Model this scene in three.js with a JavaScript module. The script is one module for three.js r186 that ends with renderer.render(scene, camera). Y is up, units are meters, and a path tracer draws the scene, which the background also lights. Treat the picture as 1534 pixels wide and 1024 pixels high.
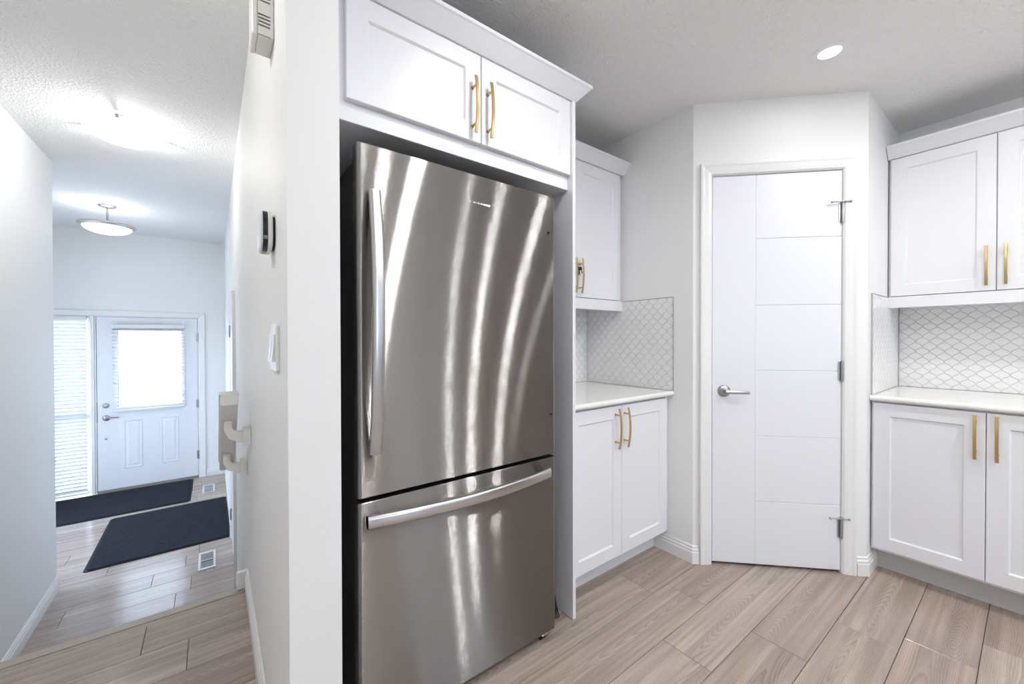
import * as THREE from 'three';
import { RectAreaLightUniformsLib } from 'three/addons/lights/RectAreaLightUniformsLib.js';
import { mergeGeometries } from 'three/addons/utils/BufferGeometryUtils.js';

// ---------------------------------------------------------------- camera, sky, exposure
// Plan axes: u runs along the fridge wall (world x), v runs down the hall (world -z), h is height above the kitchen floor.
const scene = new THREE.Scene();
const camera = new THREE.PerspectiveCamera(81.6, 1534 / 1024, 0.05, 200);
camera.position.set(0, 1.2, 0);
camera.rotation.order = 'YXZ';
camera.rotation.set(THREE.MathUtils.degToRad(-0.478), THREE.MathUtils.degToRad(-37.06), THREE.MathUtils.degToRad(-0.1));

const renderer = new THREE.WebGLRenderer({ antialias: true });
renderer.toneMapping = THREE.LinearToneMapping;
renderer.toneMappingExposure = 0.71;
renderer.outputColorSpace = THREE.SRGBColorSpace;
renderer.shadowMap.enabled = true;
RectAreaLightUniformsLib.init();

const SKY = 10.5, POT = 800, DOME = 1.1, LANDING = 1.5, BOWL = 0.32, TORCH = 10;
{ // a bright overcast sky, a little bluer overhead
  const w = 64, h = 32, d = new Float32Array(w * h * 4);
  for (let y = 0; y < h; y++) for (let x = 0; x < w; x++) {
    const e = Math.max(0, (y + 0.5) / h * 2 - 1), i = (y * w + x) * 4;
    d[i] = 0.74 - 0.14 * e; d[i + 1] = 0.87 - 0.10 * e; d[i + 2] = 1.06; d[i + 3] = 1;
  }
  const t = new THREE.DataTexture(d, w, h, THREE.RGBAFormat, THREE.FloatType);
  t.mapping = THREE.EquirectangularReflectionMapping; t.magFilter = THREE.LinearFilter; t.needsUpdate = true;
  scene.background = t; scene.backgroundIntensity = SKY;
}

// ---------------------------------------------------------------- helpers
let seed = 7;
const rnd = () => { seed = (seed * 1664525 + 1013904223) >>> 0; return seed / 4294967296; };
const used = new Map();
const numbered = (n) => { const k = used.get(n) ?? 0; used.set(n, k + 1); return k ? `${n}_${String(k).padStart(3, '0')}` : n; };
function tag(o, label, category, group, kind) {
  if (label) o.userData.label = label;
  if (category) o.userData.category = category;
  if (group) o.userData.group = group;
  if (kind) o.userData.kind = kind;
  return o;
}
function mesh(name, g, m, parent) {
  const o = new THREE.Mesh(g, m); o.name = numbered(name); o.castShadow = o.receiveShadow = true;
  (parent ?? scene).add(o); return o;
}
// a Group at the thing's base: local x to the right as seen from its front, y up, z out of its front
function thing(name, label, category, [u, h, v], turn = 0, group) {
  const o = new THREE.Group(); o.name = numbered(name); scene.add(o);
  o.position.set(u, h, -v); o.rotation.y = turn;
  return tag(o, label, category, group);
}
function struct(name, g, m, label) { return tag(mesh(name, g, m), label, null, null, 'structure'); }
const FACE_V = 0, FACE_U = -Math.PI / 2, FACE_D = -Math.PI / 4;   // fronts that look back along v, along u, and across the corner

function boxUV(g) {   // uv in metres, by the way each face looks
  if (g.index) g = g.toNonIndexed();
  const p = g.attributes.position, uv = new Float32Array(p.count * 2), a = new THREE.Vector3(), b = new THREE.Vector3(), c = new THREE.Vector3(), n = new THREE.Vector3();
  for (let i = 0; i < p.count; i += 3) {
    a.fromBufferAttribute(p, i); b.fromBufferAttribute(p, i + 1); c.fromBufferAttribute(p, i + 2);
    n.copy(b).sub(a).cross(c.clone().sub(a));
    const x = Math.abs(n.x), y = Math.abs(n.y), z = Math.abs(n.z);
    [a, b, c].forEach((q, k) => {
      const o = (i + k) * 2;
      if (y >= x && y >= z) { uv[o] = q.x; uv[o + 1] = q.z; } else if (x >= z) { uv[o] = q.z; uv[o + 1] = q.y; } else { uv[o] = q.x; uv[o + 1] = q.y; }
    });
  }
  g.setAttribute('uv', new THREE.BufferAttribute(uv, 2));
  return g;
}
function loft(rings, { caps = true, closed = true } = {}) {   // flat-sided skin over rings of points
  const pos = [], t = (a, b, c) => pos.push(...a, ...b, ...c), n = rings[0].length;
  for (let r = 0; r + 1 < rings.length; r++) for (let i = 0; i < (closed ? n : n - 1); i++) {
    const j = (i + 1) % n, A = rings[r], B = rings[r + 1];
    t(A[i], A[j], B[j]); t(A[i], B[j], B[i]);
  }
  if (caps) for (const [R, f] of [[rings[0], 1], [rings.at(-1), 0]]) for (let i = 1; i + 1 < n; i++) f ? t(R[0], R[i + 1], R[i]) : t(R[0], R[i], R[i + 1]);
  const g = new THREE.BufferGeometry();
  g.setAttribute('position', new THREE.Float32BufferAttribute(pos, 3));
  g.computeVertexNormals();
  return boxUV(g);
}
const rect = (x0, y0, x1, y1, z) => [[x0, y0, z], [x1, y0, z], [x1, y1, z], [x0, y1, z]];
const octo = (x0, y0, x1, y1, z, c) => [[x0 + c, y0, z], [x1 - c, y0, z], [x1, y0 + c, z], [x1, y1 - c, z], [x1 - c, y1, z], [x0 + c, y1, z], [x0, y1 - c, z], [x0, y0 + c, z]];
// a box with its edges taken off
function cbox(x0, x1, y0, y1, z0, z1, b = 0.0015) {
  return loft([octo(x0 + b, y0 + b, x1 - b, y1 - b, z0, b), octo(x0, y0, x1, y1, z0 + b, b), octo(x0, y0, x1, y1, z1 - b, b), octo(x0 + b, y0 + b, x1 - b, y1 - b, z1, b)]);
}
const plain = (x0, x1, y0, y1, z0, z1) => loft([rect(x0, y0, x1, y1, z0), rect(x0, y0, x1, y1, z1)]);
const slab = (u0, u1, h0, h1, v0, v1) => plain(u0, u1, h0, h1, -v1, -v0);      // in plan axes
const cslab = (u0, u1, h0, h1, v0, v1, b) => cbox(u0, u1, h0, h1, -v1, -v0, b);
const merge = (list) => mergeGeometries(list.map((g) => { g = g.index ? g.toNonIndexed() : g; for (const k of Object.keys(g.attributes)) if (!['position', 'normal', 'uv'].includes(k)) g.deleteAttribute(k); return g; }));
function cyl(r, len, axis = 'y', seg = 20, r2 = r) {
  const g = new THREE.CylinderGeometry(r2, r, len, seg);
  if (axis === 'z') g.rotateX(Math.PI / 2); if (axis === 'x') g.rotateZ(Math.PI / 2);
  return g;
}
const lathe = (pts, seg = 40) => new THREE.LatheGeometry(pts.map(([r, y]) => new THREE.Vector2(r, y)), seg);
// sweep of a closed profile [out, up] along plan points [x, z] with the outward direction at each
function sweep(profile, path) { return loft(path.map(([x, z, dx, dz]) => profile.map(([o, y]) => [x + dx * o, y, z + dz * o]))); }

// ---------------------------------------------------------------- noise and textures
function noise2(s) {
  const hash = (x, y) => { let n = (x * 374761393 + y * 668265263 + s * 974711) | 0; n = Math.imul(n ^ (n >>> 13), 1274126177); return ((n ^ (n >>> 16)) >>> 0) / 4294967296; };
  const f = (t) => t * t * (3 - 2 * t);
  return (x, y, px = 1e6, py = 1e6) => {
    const xi = Math.floor(x), yi = Math.floor(y), a = f(x - xi), b = f(y - yi), m = (k, p) => ((k % p) + p) % p;
    const h = (i, j) => hash(m(xi + i, px), m(yi + j, py));
    return (h(0, 0) * (1 - a) + h(1, 0) * a) * (1 - b) + (h(0, 1) * (1 - a) + h(1, 1) * a) * b;
  };
}
function texture(w, h, fn, { srgb = false, rx = 1, ry = 1 } = {}) {
  const d = new Uint8Array(w * h * 4);
  for (let y = 0; y < h; y++) for (let x = 0; x < w; x++) {
    const c = fn(x, y), i = (y * w + x) * 4;
    d[i] = Math.max(0, Math.min(255, c[0])); d[i + 1] = Math.max(0, Math.min(255, c[1])); d[i + 2] = Math.max(0, Math.min(255, c[2])); d[i + 3] = 255;
  }
  const t = new THREE.DataTexture(d, w, h);
  t.wrapS = t.wrapT = THREE.RepeatWrapping; t.magFilter = THREE.LinearFilter; t.repeat.set(rx, ry);
  if (srgb) t.colorSpace = THREE.SRGBColorSpace;
  t.needsUpdate = true; return t;
}
const grey = (v) => [v, v, v];
const nA = noise2(1), nB = noise2(2), nC = noise2(3);
// sprayed ceiling texture: flattened blobs about a centimetre across; 0.5 m a tile
const ceilBump = texture(512, 512, (x, y) => {
  const a = nA(x / 8, y / 8, 64, 64), b = nB(x / 4, y / 4, 128, 128), c = nC(x / 20, y / 20, 26, 26);
  const v = a * 0.6 + b * 0.4; return grey(255 * Math.min(1, Math.max(0, (v - 0.38) * 2.6)) * (0.65 + 0.35 * c));
}, { rx: 2, ry: 2 });
const wallBump = texture(256, 256, (x, y) => grey(255 * (nA(x / 5, y / 5, 51, 51) * 0.6 + nB(x / 11, y / 11, 23, 23) * 0.4)), { rx: 3, ry: 3 });
// one laminate board, 1.29 m by 0.19 m: rings of a plain-sawn log, pores along the grain
function boardTexture(k) {
  const n1 = noise2(20 + k), n2 = noise2(40 + k), n3 = noise2(60 + k), n4 = noise2(80 + k);
  const centre = 0.25 + 0.5 * n1(0.5, k), slant = (n1(9.5, k) - 0.5) * 0.35;
  const warm = k % 3;
  return texture(1024, 192, (x, y) => {
    const X = x / 1024 * 1.29, Y = y / 192 * 0.19;
    const yc = 0.19 * (centre + slant * (X / 1.29 - 0.5)) + 0.05 * (n1(X * 2.2, 3) - 0.5);
    const dep = 0.012 + 0.085 * Math.abs(n2(X * 1.5 + 5, 1) - 0.47 + 0.12 * (n2(X * 5.1, 7) - 0.5));
    const dy = Y - yc + 0.010 * (n3(X * 5, Y * 30) - 0.5), r = Math.sqrt(dy * dy * 1.0 + dep * dep);
    const ph = r * 215 + 0.9 * n3(X * 7 + 9, Y * 45), fr = ph - Math.floor(ph);
    const ring = Math.pow(fr, 2.2) * (1 - Math.pow(fr, 14));
    const fine = n4(X * 26, Y * 1500), pore = n1(X * 40, Y * 900) > 0.80 ? 1 : 0, blot = n2(X * 3.5 + 3, Y * 16), streak = n3(X * 2.2, Y * 90);
    const l = 1 + 0.055 * (blot - 0.5) * 2 + 0.075 * (streak - 0.5) * 2 - 0.175 * ring * (0.35 + 0.65 * n4(X * 3, Y * 22)) - 0.07 * fine - 0.07 * pore * (0.3 + ring);
    const c = warm === 0 ? [182, 166, 154] : warm === 1 ? [176, 158, 147] : [187, 172, 161];
    return [c[0] * l, c[1] * (l - 0.012 * ring), c[2] * (l - 0.03 * ring)];
  }, { srgb: true });
}
const boardMaps = Array.from({ length: 8 }, (_, k) => boardTexture(k));
// brushed steel: fine level lines that tilt the surface a little up or down
const steelNormal = (() => {
  const tilt = [0.02, 0.06, 0.1, 0.14, 0.18, 0.23, 0.28, 0.33, 0.38, 0.44, 0.5, 0.57, 0.64, 0.72, 0.8, 0.9].flatMap((k) => [k, -k]), W = 32, H = 2048, k = new Float32Array(W * H);
  for (let x = 0; x < W; x++) for (let y = 0; y < H; y += 32) { const p = tilt.slice(); for (let i = 31; i > 0; i--) { const j = Math.floor(rnd() * (i + 1)); [p[i], p[j]] = [p[j], p[i]]; } p.forEach((v, i) => { k[(y + i) * W + x] = v; }); }
  const t = texture(W, H, (x, y) => { const v = k[y * W + x], n = 1 / Math.hypot(1, v); return [128, 127.5 + 127.5 * v * n, 127.5 + 127.5 * n]; }, { rx: 8, ry: 9 });
  t.magFilter = THREE.NearestFilter; return t;
})();
const matMap = texture(256, 256, (x, y) => { const n = nA(x / 5, y / 5, 51, 51), m = nB(x / 3, y / 2.5, 85, 102), v = 0.25 + 1.9 * n * n * m + 0.5 * m + 0.2 * nC(x / 24, y / 24, 10, 10); return [14 * v, 22 * v, 37 * v]; }, { srgb: true, rx: 2.2, ry: 2.2 });
const matBump = texture(256, 256, (x, y) => grey(255 * (nA(x / 2, y / 2, 128, 128) * 0.6 + nB(x / 3.2, y / 1.7, 80, 150) * 0.4)), { rx: 3.3, ry: 3.3 });
const counterMap = texture(512, 512, (x, y) => { const s = nA(x / 1.6, y / 1.6, 320, 320), c = nB(x / 30, y / 30, 17, 17); const v = 1 - (s > 0.9 ? 0.05 : 0) - 0.012 * c; return [247 * v, 245 * v, 240 * v]; }, { srgb: true, rx: 2, ry: 2 });

// ---------------------------------------------------------------- materials
const std = (o) => new THREE.MeshStandardMaterial(o), phys = (o) => new THREE.MeshPhysicalMaterial(o);
const lin = (r, g, b) => new THREE.Color().setRGB(r, g, b);
const M = {
  wall: std({ color: lin(0.90, 0.90, 0.89), roughness: 0.6, bumpMap: wallBump, bumpScale: 0.00015 }),
  ceiling: std({ color: lin(0.91, 0.91, 0.90), roughness: 0.9, bumpMap: ceilBump, bumpScale: 0.0022 }),
  trim: std({ color: lin(0.88, 0.88, 0.87), roughness: 0.32 }),
  cabinet: std({ color: lin(0.845, 0.855, 0.885), roughness: 0.34 }),
  panelBack: std({ color: lin(0.55, 0.55, 0.55), roughness: 0.6 }),
  doorWhite: std({ color: lin(0.845, 0.86, 0.895), roughness: 0.38 }),
  steel: phys({ color: lin(0.355, 0.343, 0.330), metalness: 1, roughness: 0.135, anisotropy: 1, anisotropyRotation: Math.PI / 2, normalMap: steelNormal }),
  satin: phys({ color: lin(0.62, 0.61, 0.60), metalness: 1, roughness: 0.3 }),
  fridgeSide: std({ color: lin(0.018, 0.018, 0.020), roughness: 0.45 }),
  gasket: std({ color: lin(0.01, 0.01, 0.011), roughness: 0.7 }),
  brass: std({ color: lin(0.60, 0.44, 0.21), metalness: 1, roughness: 0.3 }),
  nickel: std({ color: lin(0.42, 0.42, 0.43), metalness: 1, roughness: 0.28 }),
  chrome: std({ color: lin(0.7, 0.7, 0.7), metalness: 1, roughness: 0.12 }),
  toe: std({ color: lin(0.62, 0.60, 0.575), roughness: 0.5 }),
  counter: std({ map: counterMap, roughness: 0.16 }),
  tile: std({ color: lin(0.87, 0.87, 0.865), roughness: 0.16 }),
  grout: std({ color: lin(0.77, 0.77, 0.76), roughness: 0.9 }),
  edgeTrim: std({ color: lin(0.50, 0.51, 0.52), metalness: 0.4, roughness: 0.4 }),
  under: std({ color: lin(0.03, 0.025, 0.02), roughness: 1 }),
  subfloor: std({ color: lin(0.30, 0.25, 0.215), roughness: 0.5 }),
  nosing: std({ color: lin(0.43, 0.375, 0.325), roughness: 0.45 }),
  mat: std({ map: matMap, roughness: 1, bumpMap: matBump, bumpScale: 0.003 }),
  rubber: std({ color: lin(0.008, 0.008, 0.010), roughness: 0.8 }),
  rail: std({ color: lin(0.87, 0.86, 0.82), roughness: 0.45 }),
  vent: std({ color: lin(0.74, 0.72, 0.70), roughness: 0.4 }),
  zinc: std({ color: lin(0.30, 0.30, 0.31), metalness: 0.6, roughness: 0.5 }),
  dark: std({ color: lin(0.02, 0.02, 0.02), roughness: 0.8 }),
  plastic: std({ color: lin(0.84, 0.84, 0.82), roughness: 0.35 }),
  ivory: std({ color: lin(0.80, 0.79, 0.74), roughness: 0.45 }),
  blackGloss: std({ color: lin(0.006, 0.007, 0.01), roughness: 0.12 }),
  screen: std({ color: lin(0.70, 0.75, 0.78), roughness: 0.3 }),
  slat: phys({ color: lin(0.86, 0.88, 0.90), roughness: 0.95, transmission: 0.12, thickness: 0 }),
  glass: phys({ color: lin(1, 1, 1), roughness: 0, transmission: 1, thickness: 0, ior: 1.5 }),
  bulb: std({ color: lin(0.9, 0.9, 0.9), roughness: 0.4, emissive: lin(1, 0.98, 0.96), emissiveIntensity: 3.0 }),
  frosted: std({ color: lin(0.9, 0.9, 0.9), roughness: 0.3, emissive: lin(1, 0.99, 0.98), emissiveIntensity: 1.6 }),
  orange: std({ color: lin(0.45, 0.06, 0.01), roughness: 0.5 }),
  bristle: std({ color: lin(0.02, 0.025, 0.028), roughness: 0.8 }),
  ground: std({ color: lin(0.62, 0.62, 0.60), roughness: 1 }),
  leaf: std({ color: lin(0.20, 0.28, 0.14), roughness: 1 }),
  bark: std({ color: lin(0.12, 0.10, 0.08), roughness: 1 }),
};
M.board = boardMaps.map((map) => std({ map, roughness: 0.18 }));

// ---------------------------------------------------------------- the rooms
const CEIL = 2.44, FOY = -0.562, T = 0.12;
const UH = -0.89, UA = 0.128, UW = 0.235, VW = 0.968, UB = 0.128, VS = 2.31, VJ = 2.33, VE = 6.44, VH = 4.15;   // hall and foyer
const UL = 2.042, VD = 1.103, UD = 2.632, VR = 0.513, UR = 3.336, VB = 1.85;                                     // kitchen corner
const UX = 6.4, VX = -4.5, VK = -0.62, UF = -1.75;

struct('ceiling', slab(UF - T, UX + T, CEIL, CEIL + 0.15, VX - T, VE + T), M.ceiling, 'white ceiling with a sprayed knockdown texture');
struct('wall_partition', slab(UA, UW, 0.0, CEIL, VW, VJ - 0.001), M.wall, 'white end of the wall between hall and refrigerator');
struct('wall_foyer_right', slab(UB, UW, FOY, CEIL, VJ, VE), M.wall, 'white wall on the right of the entry');
function sideWindow(n, u, v0, v1, h0, h1, label) {   // a window in a wall that faces along u
  const f = 0.05, m = (v0 + v1) / 2, a = u - 0.09, b = u - 0.03;
  const w = struct(`window_${n}`, merge([cslab(a, b, h0, h1, v0, v0 + f), cslab(a, b, h0, h1, v1 - f, v1), cslab(a, b, h0, h0 + f, v0 + f, v1 - f), cslab(a, b, h1 - f, h1, v0 + f, v1 - f), cslab(a, b, h0 + f, h1 - f, m - 0.03, m + 0.03)]), M.trim, label);
  mesh('glass_pane', slab(u - 0.063, u - 0.057, h0 + f, h1 - f, v0 + f, m - 0.03), M.glass, w);
  mesh('glass_pane', slab(u - 0.063, u - 0.057, h0 + f, h1 - f, m + 0.03, v1 - f), M.glass, w);
}
const wallWithHole = (u0, u1, b, v0, v1, [p, q, c, d]) => merge([slab(u0, u1, b, CEIL, v0, p), slab(u0, u1, b, CEIL, q, v1), slab(u0, u1, b, c, p, q), slab(u0, u1, d, CEIL, p, q)]);
struct('wall_hall_left', slab(UH - T, UH, FOY, CEIL, VX, VH), M.wall, 'white wall on the left of the hall');

struct('wall_foyer_return', slab(UF, UH - T, FOY, CEIL, VH - T, VH), M.wall);
struct('wall_foyer_left', wallWithHole(UF - T, UF, FOY, VH - T, VE, [4.35, 5.7, -0.45, 1.3]), M.wall);
sideWindow(4, UF, 4.35, 5.7, -0.45, 1.3, 'side window of the entry');
struct('wall_fridge_back', slab(UW, UR, 0, CEIL, VB, VB + T), M.wall, 'white wall behind refrigerator and corner cabinets');
struct('wall_pantry_left', slab(UL, UL + T, 0, CEIL, VD, VB), M.wall, 'white wall beside the left counter');
struct('wall_pantry_right', slab(UD, UR, 0, CEIL, VR, VR + T), M.wall, 'white wall beside the right counter');
struct('wall_right', slab(UR, UR + T, 0, CEIL, VK - T, VB + T), M.wall, 'white wall behind the right cabinets');
struct('wall_dining', slab(UR + T, UX, 0, CEIL, VK - T, VK), M.wall);
struct('wall_living_right', slab(UX, UX + T, 0, CEIL, VX - T, VK), M.wall);
{ // wall behind the camera with two windows
  const holes = [[-0.4, 1.2, 0.75, 2.1], [2.4, 3.9, 0.95, 2.15]], parts = [];
  let u = UH - T;
  for (const [a, b, c, d] of holes) { parts.push(slab(u, a, 0, CEIL, VX - T, VX), slab(a, b, 0, c, VX - T, VX), slab(a, b, d, CEIL, VX - T, VX)); u = b; }
  parts.push(slab(u, UX, 0, CEIL, VX - T, VX));
  struct('wall_living_back', merge(parts), M.wall);
  holes.forEach(([a, b, c, d], k) => {
    const f = 0.05, m = (a + b) / 2, w = struct(`window_${k + 2}`, merge([cslab(a, a + f, c, d, VX - 0.08, VX - 0.02), cslab(b - f, b, c, d, VX - 0.08, VX - 0.02), cslab(a + f, b - f, d - f, d, VX - 0.08, VX - 0.02), cslab(a + f, b - f, c, c + f, VX - 0.08, VX - 0.02), cslab(m - 0.03, m + 0.03, c + f, d - f, VX - 0.08, VX - 0.02)]), M.trim, ['wide window of the living room', 'second window of the living room'][k]);
    mesh('glass_pane', slab(a + f, m - 0.03, c + f, d - f, VX - 0.052, VX - 0.046), M.glass, w);
    mesh('glass_pane', slab(m + 0.03, b - f, c + f, d - f, VX - 0.052, VX - 0.046), M.glass, w);
  });
}
{ // corner wall with the pantry door, built along its own front
  const L = Math.hypot(UD - UL, VD - VR), d0 = 0.092, d1 = 0.722, top = 2.058;
  const g = merge([plain(0, d0, 0, CEIL, -0.10, 0), plain(d1, L, 0, CEIL, -0.10, 0), plain(d0, d1, top, CEIL, -0.10, 0)]);
  const o = struct('wall_pantry', g, M.wall, 'white corner wall round the pantry door');
  o.position.set(UL, 0, -VD); o.rotation.y = FACE_D;
}
{ // entry wall with door and sidelight openings
  const a = -1.075, b = -0.145, s0 = -1.46, s1 = -1.105, top = 1.472, base = FOY;
  struct('wall_entry', merge([slab(UF - T, s0, base, CEIL, VE, VE + 0.15), slab(s1, a, base, top, VE, VE + 0.15), slab(b, UW, base, CEIL, VE, VE + 0.15), slab(s0, b, top, CEIL, VE, VE + 0.15)]), M.wall, 'white wall round the entry door');
}
struct('terrace_ground', slab(-14, 12, -0.95, -0.75, VE + 0.16, 30), M.ground);
struct('yard_ground', merge([slab(-14, 14, -0.95, -0.35, -26, VX - 0.14), slab(-14, UF - 0.2, -0.95, -0.76, VX - 0.13, VE + 0.15)]), M.ground);

{ // the dark side of the living room that the refrigerator mirrors
  const t = thing('wall_unit', 'tall dark brown wall unit at the far end of the living room, outside the view', 'wall unit', [5.35, 0, -3.98]);
  t.rotation.y = Math.PI; const m = std({ color: lin(0.045, 0.034, 0.027), roughness: 0.5 });
  mesh('carcass', cbox(-1.0, 1.0, 0.002, 2.15, -0.45, 0, 0.004), m, t);
  for (let i = 0; i < 4; i++) mesh('door', shaker(0.49, 2.0, -0.992 + i * 0.498, 0.08, 0.07, 0.02), m, t).position.z = 0.0005;
}
// ---------------------------------------------------------------- floors of laminate boards
const PW = 0.1925, PL = 1.29;
function cut(R, holes) {   // a rectangle [u0, u1, v0, v1] less the holes, as rectangles
  let list = [R];
  for (const [p, q, r, t] of holes) list = list.flatMap(([a, b, c, d]) => (q <= a || p >= b || t <= c || r >= d) ? [[a, b, c, d]] : [[a, p, c, d], [q, b, c, d], [Math.max(a, p), Math.min(b, q), c, r], [Math.max(a, p), Math.min(b, q), t, d]].filter(([e, f, g, h]) => f - e > 0.001 && h - g > 0.001));
  return list;
}
const VENTS = [[-0.048, 3.975], [-0.05, 5.872]], DUCTS = VENTS.map(([u, v]) => [u - 0.038, u + 0.038, v - 0.125, v + 0.125]);
function boards(parent, rows, y, holes = []) {   // rows: [v at the near edge, [joints along u], u from, u to]
  for (const [v0, joints, u0, u1, w = PW] of rows) {
    const cuts = [u0, ...joints.filter((j) => j > u0 + 0.02 && j < u1 - 0.02), u1];
    for (let i = 0; i + 1 < cuts.length; i++) {
      const a = cuts[i] + 0.0008, b = cuts[i + 1] - 0.0008, c = v0 + 0.0008, d = v0 + w - 0.0008, e = 0.0015;
      const one = (a, b, c, d) => loft([[[a, y - 0.008, -c], [b, y - 0.008, -c], [b, y - 0.008, -d], [a, y - 0.008, -d]], [[a, y - e, -c], [b, y - e, -c], [b, y - e, -d], [a, y - e, -d]], [[a + e, y, -c - e], [b - e, y, -c - e], [b - e, y, -d + e], [a + e, y, -d + e]]]);
      const left = cut([a, b, c, d], holes), g = left.length > 1 ? merge(left.map((q4) => one(...q4))) : one(a, b, c, d);
      const k = Math.floor(rnd() * 8), off = rnd() < 0.5 ? 0 : Math.max(0, 1 - (b - a) / PL), flip = rnd() < 0.5 ? -1 : 1;
      const p = g.attributes.position, uv = g.attributes.uv;
      for (let q = 0; q < p.count; q++) uv.setXY(q, flip * (off + (p.getX(q) - a) / Math.max(PL, b - a)), flip * (-p.getZ(q) - c) / PW);
      mesh('plank', g, M.board[k], parent);
    }
  }
}
const floor = struct('floor', slab(UH, UX, -0.16, -0.009, VX, VS - 0.04), M.under, 'kitchen and hall floor of taupe oak laminate planks');
{
  const line = 0.12, rows = [], J = { 6: [], 5: [1.648], 4: [0.40, 1.763, 2.9], 3: [1.424, 2.7], 2: [0.45, 1.753], 1: [0.9, 2.10], 0: [0.2, 2.20], '-1': [1.1, 2.405], '-2': [0.5, 1.8, 3.1], '-3': [1.3, 2.6] };
  for (let k = -10; k <= 11; k++) {
    const v = line + k * PW, j = J[k] ?? [0.3 + 0.9 * rnd(), 1.6 + rnd() * 0.9];
    const right = v + PW > VR + 0.03 ? (v >= VB ? UA : v > VD ? Math.min(UL, 2.04) : UL + (VD - v) + 0.10) : UR - 0.02;
    if (v + PW > VS - 0.03) { rows.push([v, [], UH, UA, VS - 0.047 - v]); continue; }
    if (v >= VW - 0.02) { rows.push([v, k === 9 ? [-0.085] : k === 8 ? [-0.5] : [-0.35 + 0.3 * rnd()], UH, UA + 0.005]); if (v < VB - 0.05) rows.push([v, j, UW - 0.005, Math.min(right, UL)]); } else rows.push([v, k === 5 ? [...j, -0.3] : [-0.2 - 0.4 * rnd(), ...j], UH, Math.min(right, UR - 0.02)]);
  }
  boards(floor, rows, 0);
}
// boards behind the camera, too far round to be told apart
struct('floor_living', slab(UH, UX, -0.008, 0, VX, 0.12 - 10 * PW - 0.002), M.subfloor, 'laminate floor of the living room');
struct('trim_stair_nosing', sweep([[0.0, -0.03], [0.045, -0.03], [0.050, -0.022], [0.050, -0.004], [0.045, 0.003], [0.003, 0.003], [0.0, 0.001]], [[UH, -(VS - 0.045), 0, -1], [UA - 0.001, -(VS - 0.045), 0, -1]]), M.nosing, 'taupe stair nosing between kitchen landing and entry');
struct('stair_steps', merge([slab(UH, UB, FOY - 0.1, -0.005, VS - 0.04, VS), slab(UH, UB, FOY - 0.1, -0.19, VS, VS + 0.25), slab(UH, UB, FOY - 0.1, -0.375, VS + 0.25, VS + 0.5)]), M.subfloor, 'hidden steps down to the entry');
const foyer = struct('floor_entry', merge(cut([UF, UB, VS + 0.5, VE], DUCTS).map(([a, b, c, d]) => slab(a, b, FOY - 0.16, FOY - 0.009, c, d))), M.under, 'entry floor of pale oak laminate planks');
{
  const rows = [];
  for (let k = 0; k < 19; k++) { const v = VS + 0.51 + k * PW; rows.push([v, [-1.3 + 1.1 * ((k * 0.37) % 1), -0.05 - 0.2 * ((k * 0.61) % 1)], v < VH ? UH : UF, UB, Math.min(PW, VE - v)]); }
  boards(foyer, rows, FOY, DUCTS);
}

// ---------------------------------------------------------------- baseboards and casings
const baseProfile = (h0) => [[0, h0], [0.014, h0], [0.014, h0 + 0.058], [0.011, h0 + 0.063], [0.011, h0 + 0.074], [0.007, h0 + 0.080], [0.007, h0 + 0.089], [0.003, h0 + 0.094], [0, h0 + 0.094]];
function baseboard(name, a, b, out, h0 = 0, ends = [null, null]) {   // a, b in plan axes; out = outward direction; ends = mitre directions
  const d = ends.map((e) => e ?? out);
  struct(name, sweep(baseProfile(h0), [[a[0], -a[1], d[0][0], -d[0][1]], [b[0], -b[1], d[1][0], -d[1][1]]]), M.trim);
}
const q = Math.tan(Math.PI / 8), D = [-Math.SQRT1_2, -Math.SQRT1_2];
baseboard('baseboard_hall_right', [UA, VW], [UA, VS - 0.029], [-1, 0], 0);
struct('trim_plinth', cslab(UA - 0.046, UA - 0.0005, 0.004, 0.088, VS - 0.028, VS - 0.004, 0.003), M.trim, 'white plinth where the hall baseboard ends at the step');
baseboard('baseboard_foyer_right', [UB, VJ + 0.5], [UB, 3.18], [-1, 0], FOY);
baseboard('baseboard_foyer_far', [UB, 4.34], [UB, VE], [-1, 0], FOY);
baseboard('baseboard_hall_left', [UH, VS + 0.1], [UH, VH], [1, 0], FOY, [null, [1, 0]]);
baseboard('baseboard_landing_left', [UH, VX], [UH, VS - 0.05], [1, 0], 0);
baseboard('baseboard_entry', [-0.075, VE], [UB - 0.015, VE], [0, -1], FOY);
baseboard('baseboard_pantry_left', [UL, VD], [UL, 1.325], [-1, 0], 0, [[-1, -q], null]);
{ const s = 0.03 / Math.SQRT2; baseboard('baseboard_pantry_corner', [UL, VD], [UL + s, VD - s], D, 0, [[-1, -q], null]); }
{ const s = 0.048 / Math.SQRT2; baseboard('baseboard_pantry_end', [UD - s, VR + s], [UD, VR], D, 0, [null, [-q, -1]]); }
baseboard('baseboard_pantry_right', [UD, VR], [2.822, VR], [0, -1], 0, [[-q, -1], null]);
const caseP = (w) => [[0, 0], [0, 0.003], [0.007, 0.010], [0.012, 0.011], [0.02, 0.013], [w - 0.022, 0.016], [w - 0.012, 0.0195], [w - 0.003, 0.0195], [w, 0.016], [w, 0]];
function casing(x0, x1, y0, y1, w, bottom = true) {   // a mitred frame of casing round an opening, in local x, y
  const P = caseP(w), ring = (x, y, sx, sy) => P.map(([o, z]) => [x + sx * o, y + sy * o, z]);
  return loft([ring(x0, y0, -1, 0), ring(x0, y1, -1, 1), ring(x1, y1, 1, 1), ring(x1, y0, 1, 0)]);
}

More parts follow.
